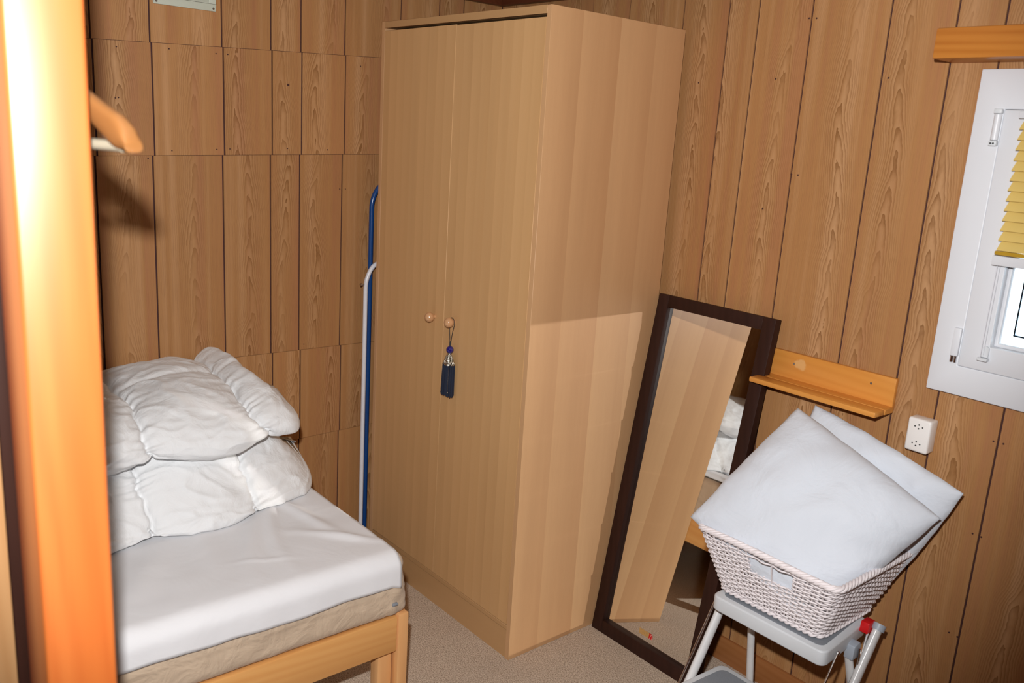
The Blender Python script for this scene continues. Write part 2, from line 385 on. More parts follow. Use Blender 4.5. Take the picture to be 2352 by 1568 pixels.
# ------------------------------------------------------------------ the room
XW, YW = -0.05, 0.03            # left wall plane, window wall plane
XR, YF, ZC = 3.35, -3.25, 2.19
def panel_wall(name, place, grooves, rows, holes=(), nails=(), gw=0.0054):
    """place(u, v, depth) -> point; grooves: u positions; rows: list of (v0 fn, v1 fn, shift)"""
    bm = BM(); uv = bm.loops.layers.uv.new('uv'); rl = bm.loops.layers.uv.new('rnd')
    us0, us1 = grooves[0], grooves[-1]
    def quad(u0, u1, va0, va1, vb0, vb1, uc, off, rnd, dep, mi=0):
        # va at u0, vb at u1
        P = [(u0, va0), (u1, vb0), (u1, vb1), (u0, va1)]
        f1 = [bm.verts.new(place(u, v, dep)) for u, v in P]
        f0 = [bm.verts.new(place(u, v, dep - 0.006)) for u, v in P]
        faces = [(f1, P)]
        for k in range(4):
            k2 = (k + 1) % 4
            faces.append(([f1[k], f0[k], f0[k2], f1[k2]], [P[k], P[k], P[k2], P[k2]]))
        for vs, pp in faces:
            f = bm.faces.new(vs); f.material_index = mi
            for l, (u, v) in zip(f.loops, pp):
                l[uv].uv = (u - uc + off, v + rnd * 11.3); l[rl].uv = (rnd, 0)
    for ri, (v0, v1, sh) in enumerate(rows):
        for i in range(len(grooves) - 1):
            a, b_ = grooves[i] + sh, grooves[i + 1] + sh
            if i == 0: a = grooves[0]
            if i == len(grooves) - 2: b_ = grooves[-1]
            uc = (a + b_) / 2; rnd = random.random(); off = random.uniform(-0.045, 0.045)
            a += gw / 2; b_ -= gw / 2
            segs = [(a, b_, None)]
            for (hu0, hu1, hv0, hv1) in holes:
                if b_ > hu0 and a < hu1:
                    segs = []
                    if a < hu0: segs.append((a, hu0, None))
                    segs.append((max(a, hu0), min(b_, hu1), (hv0, hv1)))
                    if b_ > hu1: segs.append((hu1, b_, None))
            for s0, s1, h in segs:
                z = [v0(s0), v1(s0), v0(s1), v1(s1)]
                if h is None: quad(s0, s1, z[0], z[1], z[2], z[3], uc, off, rnd, 0.0)
                else:
                    quad(s0, s1, z[0], h[0], z[2], h[0], uc, off, rnd, 0.0)
                    quad(s0, s1, h[1], z[1], h[1], z[3], uc, off, rnd, 0.0)
    # backing behind the grooves
    vb, vt = rows[-1][0](us0), rows[0][1](us0)
    def back(u0, u1, v0, v1):
        A = [place(u, v, -0.0045) for u, v in ((u0, v0), (u1, v0), (u1, v1), (u0, v1))]
        B = [place(u, v, -0.06) for u, v in ((u0, v0), (u1, v0), (u1, v1), (u0, v1))]
        a = [bm.verts.new(p) for p in A]; b = [bm.verts.new(p) for p in B]
        for vs in ((a[0], a[1], a[2], a[3]), (b[3], b[2], b[1], b[0]), *[(a[k], b[k], b[(k + 1) % 4], a[(k + 1) % 4]) for k in range(4)]):
            f = bm.faces.new(vs); f.material_index = 1
    if holes:
        hu0, hu1, hv0, hv1 = holes[0]
        back(us0 - .06, hu0, vb, vt); back(hu1, us1 + .06, vb, vt); back(hu0, hu1, vb, hv0); back(hu0, hu1, hv1, vt)
    else: back(us0 - .06, us1 + .06, vb, vt)
    for (u, v, r) in nails:
        c0, c1 = place(u, v, -0.001), place(u, v, 0.0012)
        n0 = len(bm.faces); tube(bm, [c0, c1], r, 8); bm.faces.ensure_lookup_table()
        for k in range(n0, len(bm.faces)): bm.faces[k].material_index = 1
    bmesh.ops.recalc_face_normals(bm, faces=bm.faces)
    return struct(obj(name, bm, [MW, GROOVE], origin=place(us0, vb, 0), smooth=False))
def rayhit(px, py, ax, val):
    v = F + Rt * ((px - 1176) / 1998.88) + Up * ((784 - py) / 1998.88)
    t = (val - CAM[ax]) / v[ax]; return CAM + v * t
# left wall: grooves as distances in y, five rows of off-cut panels with slightly shifted joints
def gl(px, py): return rayhit(px, py, 0, XW).y
GLW = [gl(203, 0), gl(341, 0), gl(508, 0), gl(622, 0), gl(692, 0), gl(794, 0), gl(922, 20), gl(1010, 20), gl(1066, 20)]
ext = [YF]; y = GLW[0]; lst = []
for d in (0.108, 0.172, 0.232, 0.172, 0.112, 0.172, 0.232, 0.172, 0.112, 0.172): y -= d; lst.append(y)
GLW = [YF] + [g for g in lst[::-1] if g > YF + 0.02] + GLW + [YW]
def lin(px0, py0, px1, py1):
    a, b = rayhit(px0, py0, 0, XW), rayhit(px1, py1, 0, XW)
    return lambda y: a.z + (b.z - a.z) * (max(-1.8, y) - a.y) / (b.y - a.y)
s1, s2, s3, s4 = lin(253, 91, 865, 132), lin(215, 358, 865, 354), lin(612, 812, 830, 787), lin(669, 1011, 830, 977)
e = 0.0006
LN = [(267, 107), (388, 112), (496, 123), (523, 125), (265, 225), (272, 224), (395, 346), (498, 343), (528, 342), (660, 341), (780, 434), (793, 434), (340, 364), (828, 152), (752, 344), (698, 790)]
nl = []
for p in LN: h = rayhit(*p, 0, XW); nl.append((h.y, h.z, 0.0022))
h = rayhit(662, 195, 0, XW); nl.append((h.y, h.z, 0.0042))
panel_wall('wall_left', lambda u, v, d: Vector((XW + d, u, v)), GLW,
    [(lambda y: s1(y) + e, lambda y: ZC, 0.0), (lambda y: s2(y) + e, lambda y: s1(y) - e, 0.004), (lambda y: s3(y) + e, lambda y: s2(y) - e, -0.003),
     (lambda y: s4(y) + e, lambda y: s3(y) - e, 0.003), (lambda y: 0.0, lambda y: s4(y) - e, -0.002)], nails=nl)
def gr(px, py): return rayhit(px, py, 1, YW).x
GRW = [XW] + [gr(*p) for p in ((1237, 6), (1311, 10), (1362, 20), (1447, 20), (1572, 20), (1676, 20), (1747, 0), (1870, 0), (2052, 0), (2207, 0), (2320, 0), (2307, 942))]
x = GRW[-1]
for d in (0.232, 0.175, 0.113, 0.172, 0.232, 0.172, 0.112):
    x += d
    if x < XR - 0.02: GRW.append(x)
GRW.append(XR)
WX0, WX1, WZ0, WZ1 = 1.93, 2.72, 1.19, 1.77
RN = [(1859, 42), (1876, 42), (1782, 181), (1818, 400), (1833, 402), (1752, 479), (2282, 1013), (2305, 1019), (2234, 1225), (2254, 1233), (2180, 1452), (2199, 1462), (2041, 179), (1791, 741), (1605, 190)]
nr = []
for p in RN: h = rayhit(*p, 1, YW); nr.append((h.x, h.z, 0.0024))
panel_wall('wall_back', lambda u, v, d: Vector((u, YW - d, v)), GRW, [(lambda u: 0.0, lambda u: ZC, 0.0)], holes=[(WX0, WX1, WZ0, WZ1)], nails=nr)
def reg(a, b):
    g = [a]; k = 0
    while g[-1] < b - 0.26: g.append(g[-1] + (0.175, 0.115, 0.175, 0.23)[k % 4]); k += 1
    return g + [b]
panel_wall('wall_right', lambda u, v, d: Vector((XR - d, u, v)), reg(YF, YW), [(lambda u: 0.0, lambda u: ZC, 0.0)])
panel_wall('wall_front', lambda u, v, d: Vector((u, YF + d, v)), reg(XW, XR), [(lambda u: 0.0, lambda u: ZC, 0.0)])
struct(obj('floor', bxo((XW - .06, YF - .06, -0.05), (XR + .06, YW + .06, 0)), CARPET))
struct(obj('ceiling', bxo((XW - .06, YF - .06, ZC), (XR + .06, YW + .06, ZC + .05)), PLASTER))
# ceiling trim
bm = BM(); box(bm, (XW, YF, 2.143), (XW + .028, YW, ZC)); struct(obj('trim_1', bm, TRIM, bevel=.003))
bm = BM(); box(bm, (XW + .028, YW - .028, 2.143), (XR, YW, ZC)); struct(obj('trim_2', bm, TRIM, bevel=.003))
bm = BM(); box(bm, (0.94, YW - .014, 0), (XR, YW, 0.085)); struct(obj('baseboard_back', bm, BASEB, bevel=.003))

# ------------------------------------------------------------------ wardrobe
x0, x1, yf, H = 0.0374, 0.909, -0.568, 2.01; T = 0.018
wd = thing('wardrobe', 'tall beech veneer wardrobe with two plain doors and wooden knobs', 'wardrobe', (0.47, -0.28, 0))
obj('side_panel', bxo((x0, yf, 0), (x0 + T, 0, H)), BEECH_S, wd, bevel=.0008, bseg=1)
obj('side_panel', bxo((x1 - T, yf, 0), (x1, 0, H)), BEECH_S, wd, bevel=.0008, bseg=1)
obj('top_panel', bxo((x0 + T, yf + .02, H - .022), (x1 - T, 0, H - .004)), BEECH_P, wd)
obj('top_rail', bxo((x0 + T, yf, 1.988), (x1 - T, yf + .019, H)), BEECH_P, wd, bevel=.0008, bseg=1)
obj('back_panel', bxo((x0 + T, -.008, 0.06), (x1 - T, -.003, H - .022)), BEECH_P, wd)
obj('bottom_panel', bxo((x0 + T, yf + .001, .1005), (x1 - T, -.01, .116)), BEECH_P, wd, bevel=.0008, bseg=1)
obj('plinth', bxo((x0 + T, yf + .003, 0), (x1 - T, yf + .02, .098)), BEECH_P, wd)
xm = 0.4735
def dbox(a, b, t1):
    bm = BM(); box(bm, (a, yf, .119), (b, yf + .017, t1)); return bm
for (a, b, kx, kz, top) in ((x0 + T + .0015, xm - .0008, .421, 1.045, 1.9795), (xm + .0008, x1 - T - .0015, .533, 1.049, 1.9785)):
    d = obj('door', dbox(a, b, top), BEECH_F, wd, bevel=.0008, bseg=1)
    bm = BM(); cyl(bm, (kx, yf + .001, kz), (kx, yf - .014, kz), .0065)
    sphere(bm, (kx, yf - .022, kz), .0165, 28, 18)
    obj('knob', bm, KNOBW, d)

# ------------------------------------------------------------------ tassel on the right knob
ta = thing('tassel', 'navy tassel with blue bead hanging from the right wardrobe knob', 'tassel', (.537, -.59, .79))
K = Vector((.533, yf - .022, 1.049)); ky = yf - .012
bm = BM()
BX, BZ = .5375, .958; by = -.584
loop = [(BX - .001, by, BZ + .018), (.531, ky - .004, 1.015), (.521, ky, 1.045), (.525, ky, 1.060), (.535, ky, 1.0665), (.5475, ky, 1.060), (.5510, ky, 1.046), (.546, ky - .004, 1.015), (BX + .001, by, BZ + .018)]
tube(bm, fillet(loop, .012, 4), .0011, 6)
tube(bm, [(BX, by, BZ + .028), (BX, by, BZ + .010)], .0028, 8)
obj('cord', bm, BLACK, ta)
bm = BM(); sphere(bm, (BX, by, BZ), .0125, 24, 16); obj('bead', bm, BEAD, ta)
bm = BM()
for k in range(9):
    z = .944 - k * .0043; r = .005 + .0185 * (k / 8) ** 0.8
    n = 6 + k
    for j in range(n):
        a = j * 2 * math.pi / n + k * .4
        sphere(bm, (BX - .002 + math.cos(a) * r, by + math.sin(a) * r * .55, z), .0030, 8, 6)
cyl(bm, (BX - .002, by, .947), (BX - .002, by, .906), .005, 12, .016)
obj('cap', bm, SILV, ta)
bm = BM(); random.seed(3)
for k in range(190):
    u = random.uniform(-1, 1); v = random.uniform(-1, 1)
    xx = BX - .003 + u * .025; yy = by + v * .009
    l = .108 + random.uniform(-.006, .004)
    bx_ = xx - .002 + u * .0035
    tube(bm, [(xx, yy, .908), ((xx + bx_) / 2 + random.uniform(-.0005, .0005), yy, .908 - l / 2), (bx_, yy, .908 - l)], .0012, 5)
obj('fringe', bm, NAVY, ta)
for sx_ in (-.018, .015):
    bm = BM()
    for k in range(22):
        sphere(bm, (BX - .003 + sx_ - (.002 if sx_ < 0 else -.001) * k / 22, by - .0115, .905 - k * .0041), .0011, 6, 4)
    sphere(bm, (BX - .003 + sx_ - (.002 if sx_ < 0 else -.001), by - .012, .905 - 22 * .0041), .0026, 10, 8)
    obj('bead_chain', bm, SILV, ta)

# ------------------------------------------------------------------ folded racks in the gap left of the wardrobe
def utube(name, y0, y1, ztop, xx, r, mat, label, cat, kink=.03, sx=1.0):
    t = thing(name, label, cat, (xx, y0, 0))
    pts = [(xx, y0, 0.0), (xx, y0, ztop - .06), (xx, y0 + .035, ztop), (xx, y1 - .035, ztop), (xx, y1, ztop - .06), (xx, y1, 0.0)]
    bm = BM(); tube(bm, fillet(pts, .05, 8), r, 12, sx=sx); obj('frame', bm, mat, t)
    bm = BM(); cyl(bm, (xx, y0, .035), (xx, y1, .035), r * .7); obj('crossbar', bm, mat, t)
    return t
t = utube('folding_rack', -.5905, -.16, 1.165, 0.004, .0082, RACKW, 'white tubular folding rack standing in the gap left of the wardrobe', 'rack')
bm = BM(); cyl(bm, (.004, -.583, 1.086), (.004, -.612, 1.086), .0032, 10); cyl(bm, (.004, -.609, 1.086), (.004, -.613, 1.086), .0058, 10); obj('bolt', bm, SCREW, t)
t = utube('clothes_rack', -.5585, -.05, 1.455, -.020, .0090, BLUE, 'dark blue tubular frame standing behind the white rack beside the wardrobe', 'rack')

# ------------------------------------------------------------------ leaning mirror
A0 = Vector((.918, -.195, 0)); B0 = Vector((.918, -.010, 1.177)); e2 = (B0 - A0).normalized(); e1 = Vector((1, 0, 0)); nn = e1.cross(e2)
MWd, MH = .452, 1.191
def ml(a, b, c=0.0): return A0 + e1 * a + e2 * b + nn * c
mi_ = thing('standing_mirror', 'tall mirror in a dark brown wooden frame leaning against the wall beside the wardrobe', 'mirror', (1.14, -.15, 0))
def mbox(a0, b0, a1, b1, c0, c1, bev=.002):
    bm = BM(); prism(bm, [ml(a0, b0, c0), ml(a1, b0, c0), ml(a1, b1, c0), ml(a0, b1, c0)], nn * (c1 - c0)); return bm
fw = .044
FR_T = .030
for nm, args in (('frame_stile', (0, 0, fw, MH)), ('frame_stile', (MWd - fw, 0, MWd, MH)), ('frame_rail', (fw, 0, MWd - fw, fw)), ('frame_rail', (fw, MH - .040, MWd - fw, MH))):
    obj(nm, mbox(*args, -FR_T, 0.0), DARKF, mi_, bevel=.002)
obj('frame_back', mbox(fw - .012, fw - .012, MWd - fw + .012, MH - .03, -FR_T + .001, -.024), DARKF, mi_)
obj('mirror_glass', mbox(fw - .004, fw - .004, MWd - fw + .004, MH - .036, -.0235, -.018), MIRR, mi_, smooth=False)
bm = BM(); prism(bm, [ml(.190, .068, -.0179), ml(.2325, .068, -.0179), ml(.2325, .086, -.0179), ml(.190, .086, -.0179)], nn * .0004)
st = obj('sticker', bm, plain('tan_label_paper', (0.50, 0.29, 0.10), 0.5, nscale=300, namt=0.35), mi_, smooth=False); st['label'] = 'small tan and red label at the foot of the glass'
bm = BM(); prism(bm, [ml(.2330, .068, -.0179), ml(.2465, .068, -.0179), ml(.2485, .072, -.0179), ml(.2485, .080, -.0179), ml(.244, .086, -.0179), ml(.2330, .086, -.0179)], nn * .0004)
rd = obj('emblem', bm, plain('label_red', (0.55, 0.01, 0.01), 0.5), st, smooth=False)
bm = BM(); pts = [ml(.236, .0685, -.0174), ml(.2395, .074, -.0174), ml(.240, .080, -.0174), ml(.2425, .0835, -.0174), ml(.2455, .082, -.0174), ml(.2465, .078, -.0174), ml(.2465, .069, -.0174)]
tube(bm, fillet(pts, .003, 4), .0007, 6); obj('emblem_line', bm, plain('label_pink', (0.8, 0.45, 0.40), 0.5), st)

# ------------------------------------------------------------------ wall shelf
sh = thing('wall_shelf', 'small amber pine ledge shelf screwed to the wall below the window', 'shelf', (1.54, 0, .99))
obj('back_board', bxo((1.350, YW - .014, .994), (1.740, YW, 1.085)), PINE_SC, sh, bevel=.0015)
bm = BM(); box(bm, (1.350, -.082, .992), (1.744, -.030, 1.007)); obj('shelf_board', bm, PINE_X, sh, bevel=.003)
bm = BM(); box(bm, (1.350, -.0285, .992), (1.744, YW - .014, 1.007)); obj('shelf_board', bm, PINE_X, sh, bevel=.0006, bseg=1)
for px, py in ((1824, 835), (2001, 880)):
    h = rayhit(px, py, 1, YW - .014)
    bm = BM(); cyl(bm, h + Vector((0, .002, 0)), h + Vector((0, -.0012, 0)), .0032, 12); obj('screw', bm, SCREW, sh)

# ------------------------------------------------------------------ socket
so = thing('power_socket', 'ivory double wall socket with round pin holes under the window', 'socket', (1.83, 0, .91))
bm = BM(); box(bm, (1.8005, -.012, .914), (1.8615, YW, 1.004)); obj('housing', bm, SOCK, so, bevel=.006, bseg=3)
for cz, fl_ in ((.983, 1), (.937, 1)):
    bm = BM()
    for dx, dz in ((-.010, 0), (.010, 0), (0, .0052), (0, -.0052)):
        cyl(bm, (1.831 + dx, -.0105, cz + dz), (1.831 + dx, -.0126, cz + dz), .0021, 10)
    obj('pin_holes', bm, BLACK, so)

# ------------------------------------------------------------------ vent
v0 = rayhit(351, 10, 0, XW); v1 = rayhit(494, 25, 0, XW)
ya, yb, zb = v0.y, v1.y, (v0.z + v1.z) / 2; zt = zb + .145
ve = thing('air_vent', 'pale grey green louvred air vent high on the left wall', 'vent', (XW, (ya + yb) / 2, zb))
bm = BM(); fw_ = .022
for a, b, c, d in ((ya, zb, yb, zb + fw_), (ya, zt - fw_, yb, zt), (ya, zb + fw_, ya + fw_, zt - fw_), (yb - fw_, zb + fw_, yb, zt - fw_)):
    box(bm, (XW, a, b), (XW + .007, c, d))
obj('cover_frame', bm, VENT, ve, bevel=.001)
bm = BM(); n = 7
for k in range(n):
    z = zb + fw_ + (zt - zb - 2 * fw_) * k / n; hgt = (zt - zb - 2 * fw_) / n
    prism(bm, [Vector((XW + .0065, ya + fw_, z)), Vector((XW + .0065, ya + fw_, z + .002)), Vector((XW + .001, ya + fw_, z + hgt)), Vector((XW + .001, ya + fw_, z + hgt - .002))], (0, yb - ya - 2 * fw_, 0))
box(bm, (XW + .0002, ya + fw_, zb + fw_), (XW + .0009, yb - fw_, zt - fw_))
obj('louvre', bm, VENT, ve, smooth=False)
for yy in (ya + .008, yb - .008):
    for zz in (zb + .008, zt - .008):
        bm = BM(); cyl(bm, (XW + .006, yy, zz), (XW + .0085, yy, zz), .0034, 12); obj('screw', bm, SCREW, ve)

# ------------------------------------------------------------------ window
wn_ = bpy.data.objects.new('window_1', None); COL.objects.link(wn_); wn_.location = (2.3, YW, 1.09); struct(wn_)
CX0, CX1, CZ0, CZ1 = 1.823, 2.83, 1.086, 1.880
SX0, SX1, SZ0, SZ1 = 1.890, 2.76, 1.161, 1.788
def ring(bm, o, i, ya_, yb_):
    (a0, b0, a1, b1), (c0, d0, c1, d1) = o, i
    box(bm, (a0, ya_, b0), (a1, yb_, d0)); box(bm, (a0, ya_, d1), (a1, yb_, b1))
    box(bm, (a0, ya_, d0), (c0, yb_, d1)); box(bm, (c1, ya_, d0), (a1, yb_, d1))
def ringp(o, i, y0_, y1_):
    """frame ring as one connected mitred solid"""
    bm = BM(); R_ = []
    for y_ in (y0_, y1_):
        for (a, b, c, d) in (o, i):
            R_.append([bm.verts.new(p) for p in ((a, y_, b), (c, y_, b), (c, y_, d), (a, y_, d))])
    fo, fi, bo, bi = R_
    for k in range(4):
        j = (k + 1) % 4
        bm.faces.new((fo[k], fo[j], fi[j], fi[k])); bm.faces.new((bo[j], bo[k], bi[k], bi[j]))
        bm.faces.new((fo[j], fo[k], bo[k], bo[j])); bm.faces.new((fi[k], fi[j], bi[j], bi[k]))
    bmesh.ops.recalc_face_normals(bm, faces=bm.faces); return bm
obj('window_frame', ringp((CX0, CZ0, CX1, CZ1), (SX0, SZ0, SX1, SZ1), .006, YW - .0005), UPVC, wn_, bevel=.0025)
bm = ringp((SX0 + .0015, SZ0 + .0015, SX1 - .0015, SZ1 - .0015), (1.958, 1.224, 2.692, 1.72), .004, .060); obj('window_sash', bm, UPVC, wn_, bevel=.002)
bm = ringp((1.958, 1.224, 2.692, 1.72), (1.9675, 1.233, 2.683, 1.711), .026, .060); obj('glazing_bead', bm, UPVC, wn_, bevel=.003)
obj('reveal', ringp((WX0 + .001, WZ0 + .001, WX1 - .001, WZ1 - .001), (1.955, 1.221, 2.695, 1.745), .0605, .14), UPVC, wn_)
gp = obj('glass', bxo((1.968, .040, 1.234), (2.682, .044, 1.710)), GLASS, wn_, smooth=False)
obj('spacer_bar', ringp((1.990, 1.254, 2.661, 1.690), (1.9945, 1.2585, 2.6565, 1.6855), .046, .058), plain('pale_blue_spacer', (0.45, 0.65, 0.85), .4), gp)
# hinges
def hinge(px0, py0, px1, py1, cover):
    a = rayhit(px0, py0, 1, 0); b = rayhit(px1, py1, 1, 0)
    xc = 1.885
    zt_, zb_ = a.z, b.z
    bm = BM()
    if cover:
        cyl(bm, (xc - .004, .000, zb_ + .014), (xc - .004, .000, zt_ - .013), .0085, 16)
        t = obj('hinge', bm, UPVC, wn_)
        bm = BM(); box(bm, (xc - .013, -.009, zt_ - .0115), (xc + .005, .006, zt_)); box(bm, (xc - .013, -.009, zb_), (xc + .005, .006, zb_ + .0125)); obj('hinge_cap', bm, PLAST, t, bevel=.002)
        bm = BM(); cyl(bm, (xc - .007, -.0085, zb_ + .006), (xc - .007, -.0105, zb_ + .006), .0022, 8); cyl(bm, (xc - .001, -.0085, zb_ + .006), (xc - .001, -.0105, zb_ + .006), .0022, 8); obj('hinge_screw', bm, BLACK, t)
    else:
        box(bm, (xc - .014, -.004, zb_ + .016), (xc + .004, .006, zt_))
        t = obj('hinge', bm, UPVC, wn_, bevel=.002)
        bm = BM(); cyl(bm, (xc - .010, .001, zb_), (xc - .010, .001, zb_ + .015), .004, 10); cyl(bm, (xc - .001, .001, zb_), (xc - .001, .001, zb_ + .015), .0035, 10); obj('hinge_pin', bm, CHROME, t)
hinge(2312, 250, 2295, 336, True); hinge(2222, 757, 2202, 834, False)

# blind on the sash
bl = thing('window_blind', 'yellow slatted blind half lowered over the white window', 'blind', (2.3, -.02, 1.43))
bz0, bz1, bx0, bx1 = 1.462, 1.765, 1.940, 2.70
bm = BM(); nsl = 13; sp = (bz1 - bz0) / nsl
for k in range(nsl):
    z = bz0 + k * sp
    pr_ = []
    for j in range(6):
        t = j / 5; pr_.append((-.021 + .016 * t - .0012 * math.sin(math.pi * t), z + t * (sp + .005)))
    poly = rrect(0, 0, 1, 1, .1)
    for xa, xb_ in ((bx0, bx1),):
        rows_ = []
        for j, (y_, z_) in enumerate(pr_):
            ins = .006 * j / 5
            rows_.append([bm.verts.new((xa + ins, y_, z_)), bm.verts.new((xb_ - ins, y_, z_)), bm.verts.new((xb_ - ins, y_ + .0007, z_)), bm.verts.new((xa + ins, y_ + .0007, z_))])
        for j in range(5):
            for q_ in range(4): bm.faces.new((rows_[j][q_], rows_[j][(q_ + 1) % 4], rows_[j + 1][(q_ + 1) % 4], rows_[j + 1][q_]))
        bm.faces.new(rows_[0][::-1]); bm.faces.new(rows_[-1])
bmesh.ops.recalc_face_normals(bm, faces=bm.faces)
sl = obj('slats', bm, BLINDY, bl)
obj('bottom_rail', bxo((bx0 - .003, -.022, bz0 - .011), (bx1, -.006, bz0 - .001)), BLINDB, bl, bevel=.003)
obj('lower_bar', bxo((bx0 - .006, -.020, bz0 - .036), (bx1, -.004, bz0 - .0125)), UPVC, bl, bevel=.002)
obj('head_rail', bxo((bx0 - .006, -.022, bz1 + .002), (bx1, .003, bz1 + .018)), UPVC, bl, bevel=.002)
bm = BM(); cyl(bm, (1.9455, -.010, bz0 - .036), (1.9455, -.010, 1.196), .0010, 6); cyl(bm, (1.951, -.008, bz0 - .036), (1.951, -.008, 1.205), .0007, 6); obj('guide_cord', bm, RACKW, bl)
bm = BM(); pl = [Vector((1.944, -.002, 1.198)), Vector((1.960, -.002, 1.198))] + [Vector((1.952 + .008 * math.cos(a), -.002, 1.218 + .008 * math.sin(a))) for a in [math.pi * k / 8 for k in range(9)]]
prism(bm, pl, (0, .007, 0)); box(bm, (1.940, -.014, 1.190), (1.963, .004, 1.197)); obj('cord_clip', bm, PLAST, bl, bevel=.0008, bseg=1)

# beam / pelmet above the window
bm = BM(); box(bm, (1.738, -.080, 1.897), (2.95, YW, 1.967))
tag(obj('pelmet_beam', bm, PINE_BEAM, bevel=.004), 'thick amber pine beam fixed to the wall above the window', 'beam')

# ------------------------------------------------------------------ step stool
ss = thing('step_stool', 'folding white metal step stool with grey tread mats', 'step stool', (1.67, -.28, 0))
def tray(name, poly, z0, z1, mat, inset, parent):
    bm = BM(); a = [bm.verts.new((x, y, z0)) for x, y in poly]; b = [bm.verts.new((x, y, z1)) for x, y in poly]; n = len(poly)
    bm.faces.new(a[::-1]); bm.faces.new(b)
    for i in range(n): bm.faces.new((a[i], a[(i + 1) % n], b[(i + 1) % n], b[i]))
    o = obj(name, bm, mat, parent, bevel=.005, bseg=3, ang=50)
    cx = sum(p[0] for p in poly) / n; cy = sum(p[1] for p in poly) / n
    pin = [(cx + (x - cx) * (1 - inset / abs(.17)), cy + (y - cy) * (1 - inset / .12)) for x, y in poly]
    bm = BM(); prism(bm, [Vector((x, y, z1 - .001)) for x, y in pin], (0, 0, .0022)); obj('tread_mat', bm, MATG, o, smooth=False)
    return o
def rpoly(cs, r, seg=6):
    out = []; n = len(cs)
    for i in range(n):
        a, p, b = Vector(cs[i - 1]), Vector(cs[i]), Vector(cs[(i + 1) % n])
        s, e_ = p + (a - p).normalized() * r, p + (b - p).normalized() * r
        for k in range(seg + 1):
            t = k / seg; q_ = s * (1 - t) ** 2 + p * 2 * t * (1 - t) + e_ * t * t; out.append((q_.x, q_.y))
    return out
tray('top_tread', rpoly([(1.506, -.366), (1.855, -.366), (1.834, -.112), (1.516, -.112)], .028), .418, .460, PLAST, .020, ss)
tray('lower_tread', rpoly([(1.505, -.545), (1.86, -.545), (1.835, -.290), (1.520, -.290)], .028), .190, .222, PLAST, .020, ss)
def leg(name, pts, r, mat=STEEL_W, sx=.7, rad=.03, n=14):
    bm = BM(); tube(bm, fillet(pts, rad, 6), r, n, sx=sx); return obj(name, bm, mat, ss)
leg('front_leg', [(1.4975, -.262, .452), (1.4955, -.36, .27), (1.487, -.505, 0)], .0155, sx=.75)
leg('front_leg', [(1.873, -.138, .465), (1.873, -.44, 0)], .0155, sx=.75)
leg('rear_leg', [(1.545, -.22, .425), (1.530, -.165, .215), (1.530, -.13, .0)], .0115, sx=.8)
leg('rear_leg', [(1.842, -.225, .42), (1.858, -.17, .23), (1.858, -.13, .0)], .0115, sx=.8)
bm = BM(); cyl(bm, (1.873, -.1335, .472), (1.873, -.143, .457), .0172, 16); obj('end_cap', bm, JOINT, ss)
bm = BM(); cyl(bm, (1.858, -.308, .440), (1.873, -.50, .215), .0034, 10); sphere(bm, (1.857, -.305, .442), .0055); obj('stay_rod', bm, CHROME, ss)
bm = BM(); cyl(bm, (1.480, -.292, .425), (1.470, -.50, .03), .0035, 10); obj('stay_rod', bm, CHROME, ss)
bm = BM(); cyl(bm, (1.50, -.395, .170), (1.873, -.395, .170), .006, 10); obj('cross_bar', bm, SCREW, ss)
bm = BM(); prism(bm, [Vector((1.838, -.232, .434)), Vector((1.838, -.205, .440)), Vector((1.838, -.198, .425)), Vector((1.838, -.205, .398)), Vector((1.838, -.235, .395))], (.026, 0, 0)); obj('hinge_joint', bm, JOINT, ss, bevel=.003)
bm = BM(); prism(bm, [Vector((1.838, -.168, .478)), Vector((1.838, -.135, .478)), Vector((1.838, -.135, .448)), Vector((1.838, -.172, .448))], (.024, 0, 0)); lt = obj('latch', bm, RED, ss, bevel=.003); lt['label'] = 'red plastic release latch'
bm = BM(); tube(bm, fillet([(1.866, -.210, .425), (1.868, -.207, .365), (1.858, -.160, .455)], .006, 4), .0032, 8); obj('link_bar', bm, CHROME, ss)

# ------------------------------------------------------------------ wicker basket
ZB, ZT = .4635, .662
def peri(t, k):
    """t 0..1 around, k 0..1 height -> (x,y), outward normal"""
    xa = 1.508 + (1.470 - 1.508) * k; xb = 1.812 + (1.888 - 1.812) * k
    ya_ = -.328 + (-.418 + .328) * k; yb_ = -.068 + (-.008 + .068) * k
    r = .028; W = xb - xa - 2 * r; D = yb_ - ya_ - 2 * r; q_ = math.pi * r / 2; Ltot = 2 * W + 2 * D + 4 * q_
    s = (t % 1) * Ltot
    for (p, d, L_) in (((xa + r, ya_), (1, 0), W), ((xb - r, ya_ + r), None, q_), ((xb, ya_ + r), (0, 1), D), ((xb - r, yb_ - r), None, q_), ((xb - r, yb_), (-1, 0), W), ((xa + r, yb_ - r), None, q_), ((xa, yb_ - r), (0, -1), D), ((xa + r, ya_ + r), None, q_)):
        if s <= L_ + 1e-9:
            if d: return (p[0] + d[0] * s, p[1] + d[1] * s), (d[1], -d[0])
            a0 = {0: -90, 1: 0, 2: 90, 3: 180}[[(xb - r, ya_ + r), (xb - r, yb_ - r), (xa + r, yb_ - r), (xa + r, ya_ + r)].index(p)]
            a = math.radians(a0 + 90 * s / L_); return (p[0] + r * math.cos(a), p[1] + r * math.sin(a)), (math.cos(a), math.sin(a))
        s -= L_
    return (xa + r, ya_), (0, -1)
ba = thing('wicker_basket', 'white painted wicker basket on the step stool holding two cushions', 'basket', (1.67, -.21, ZB))
NS = 62; NR = 24
bm = BM()
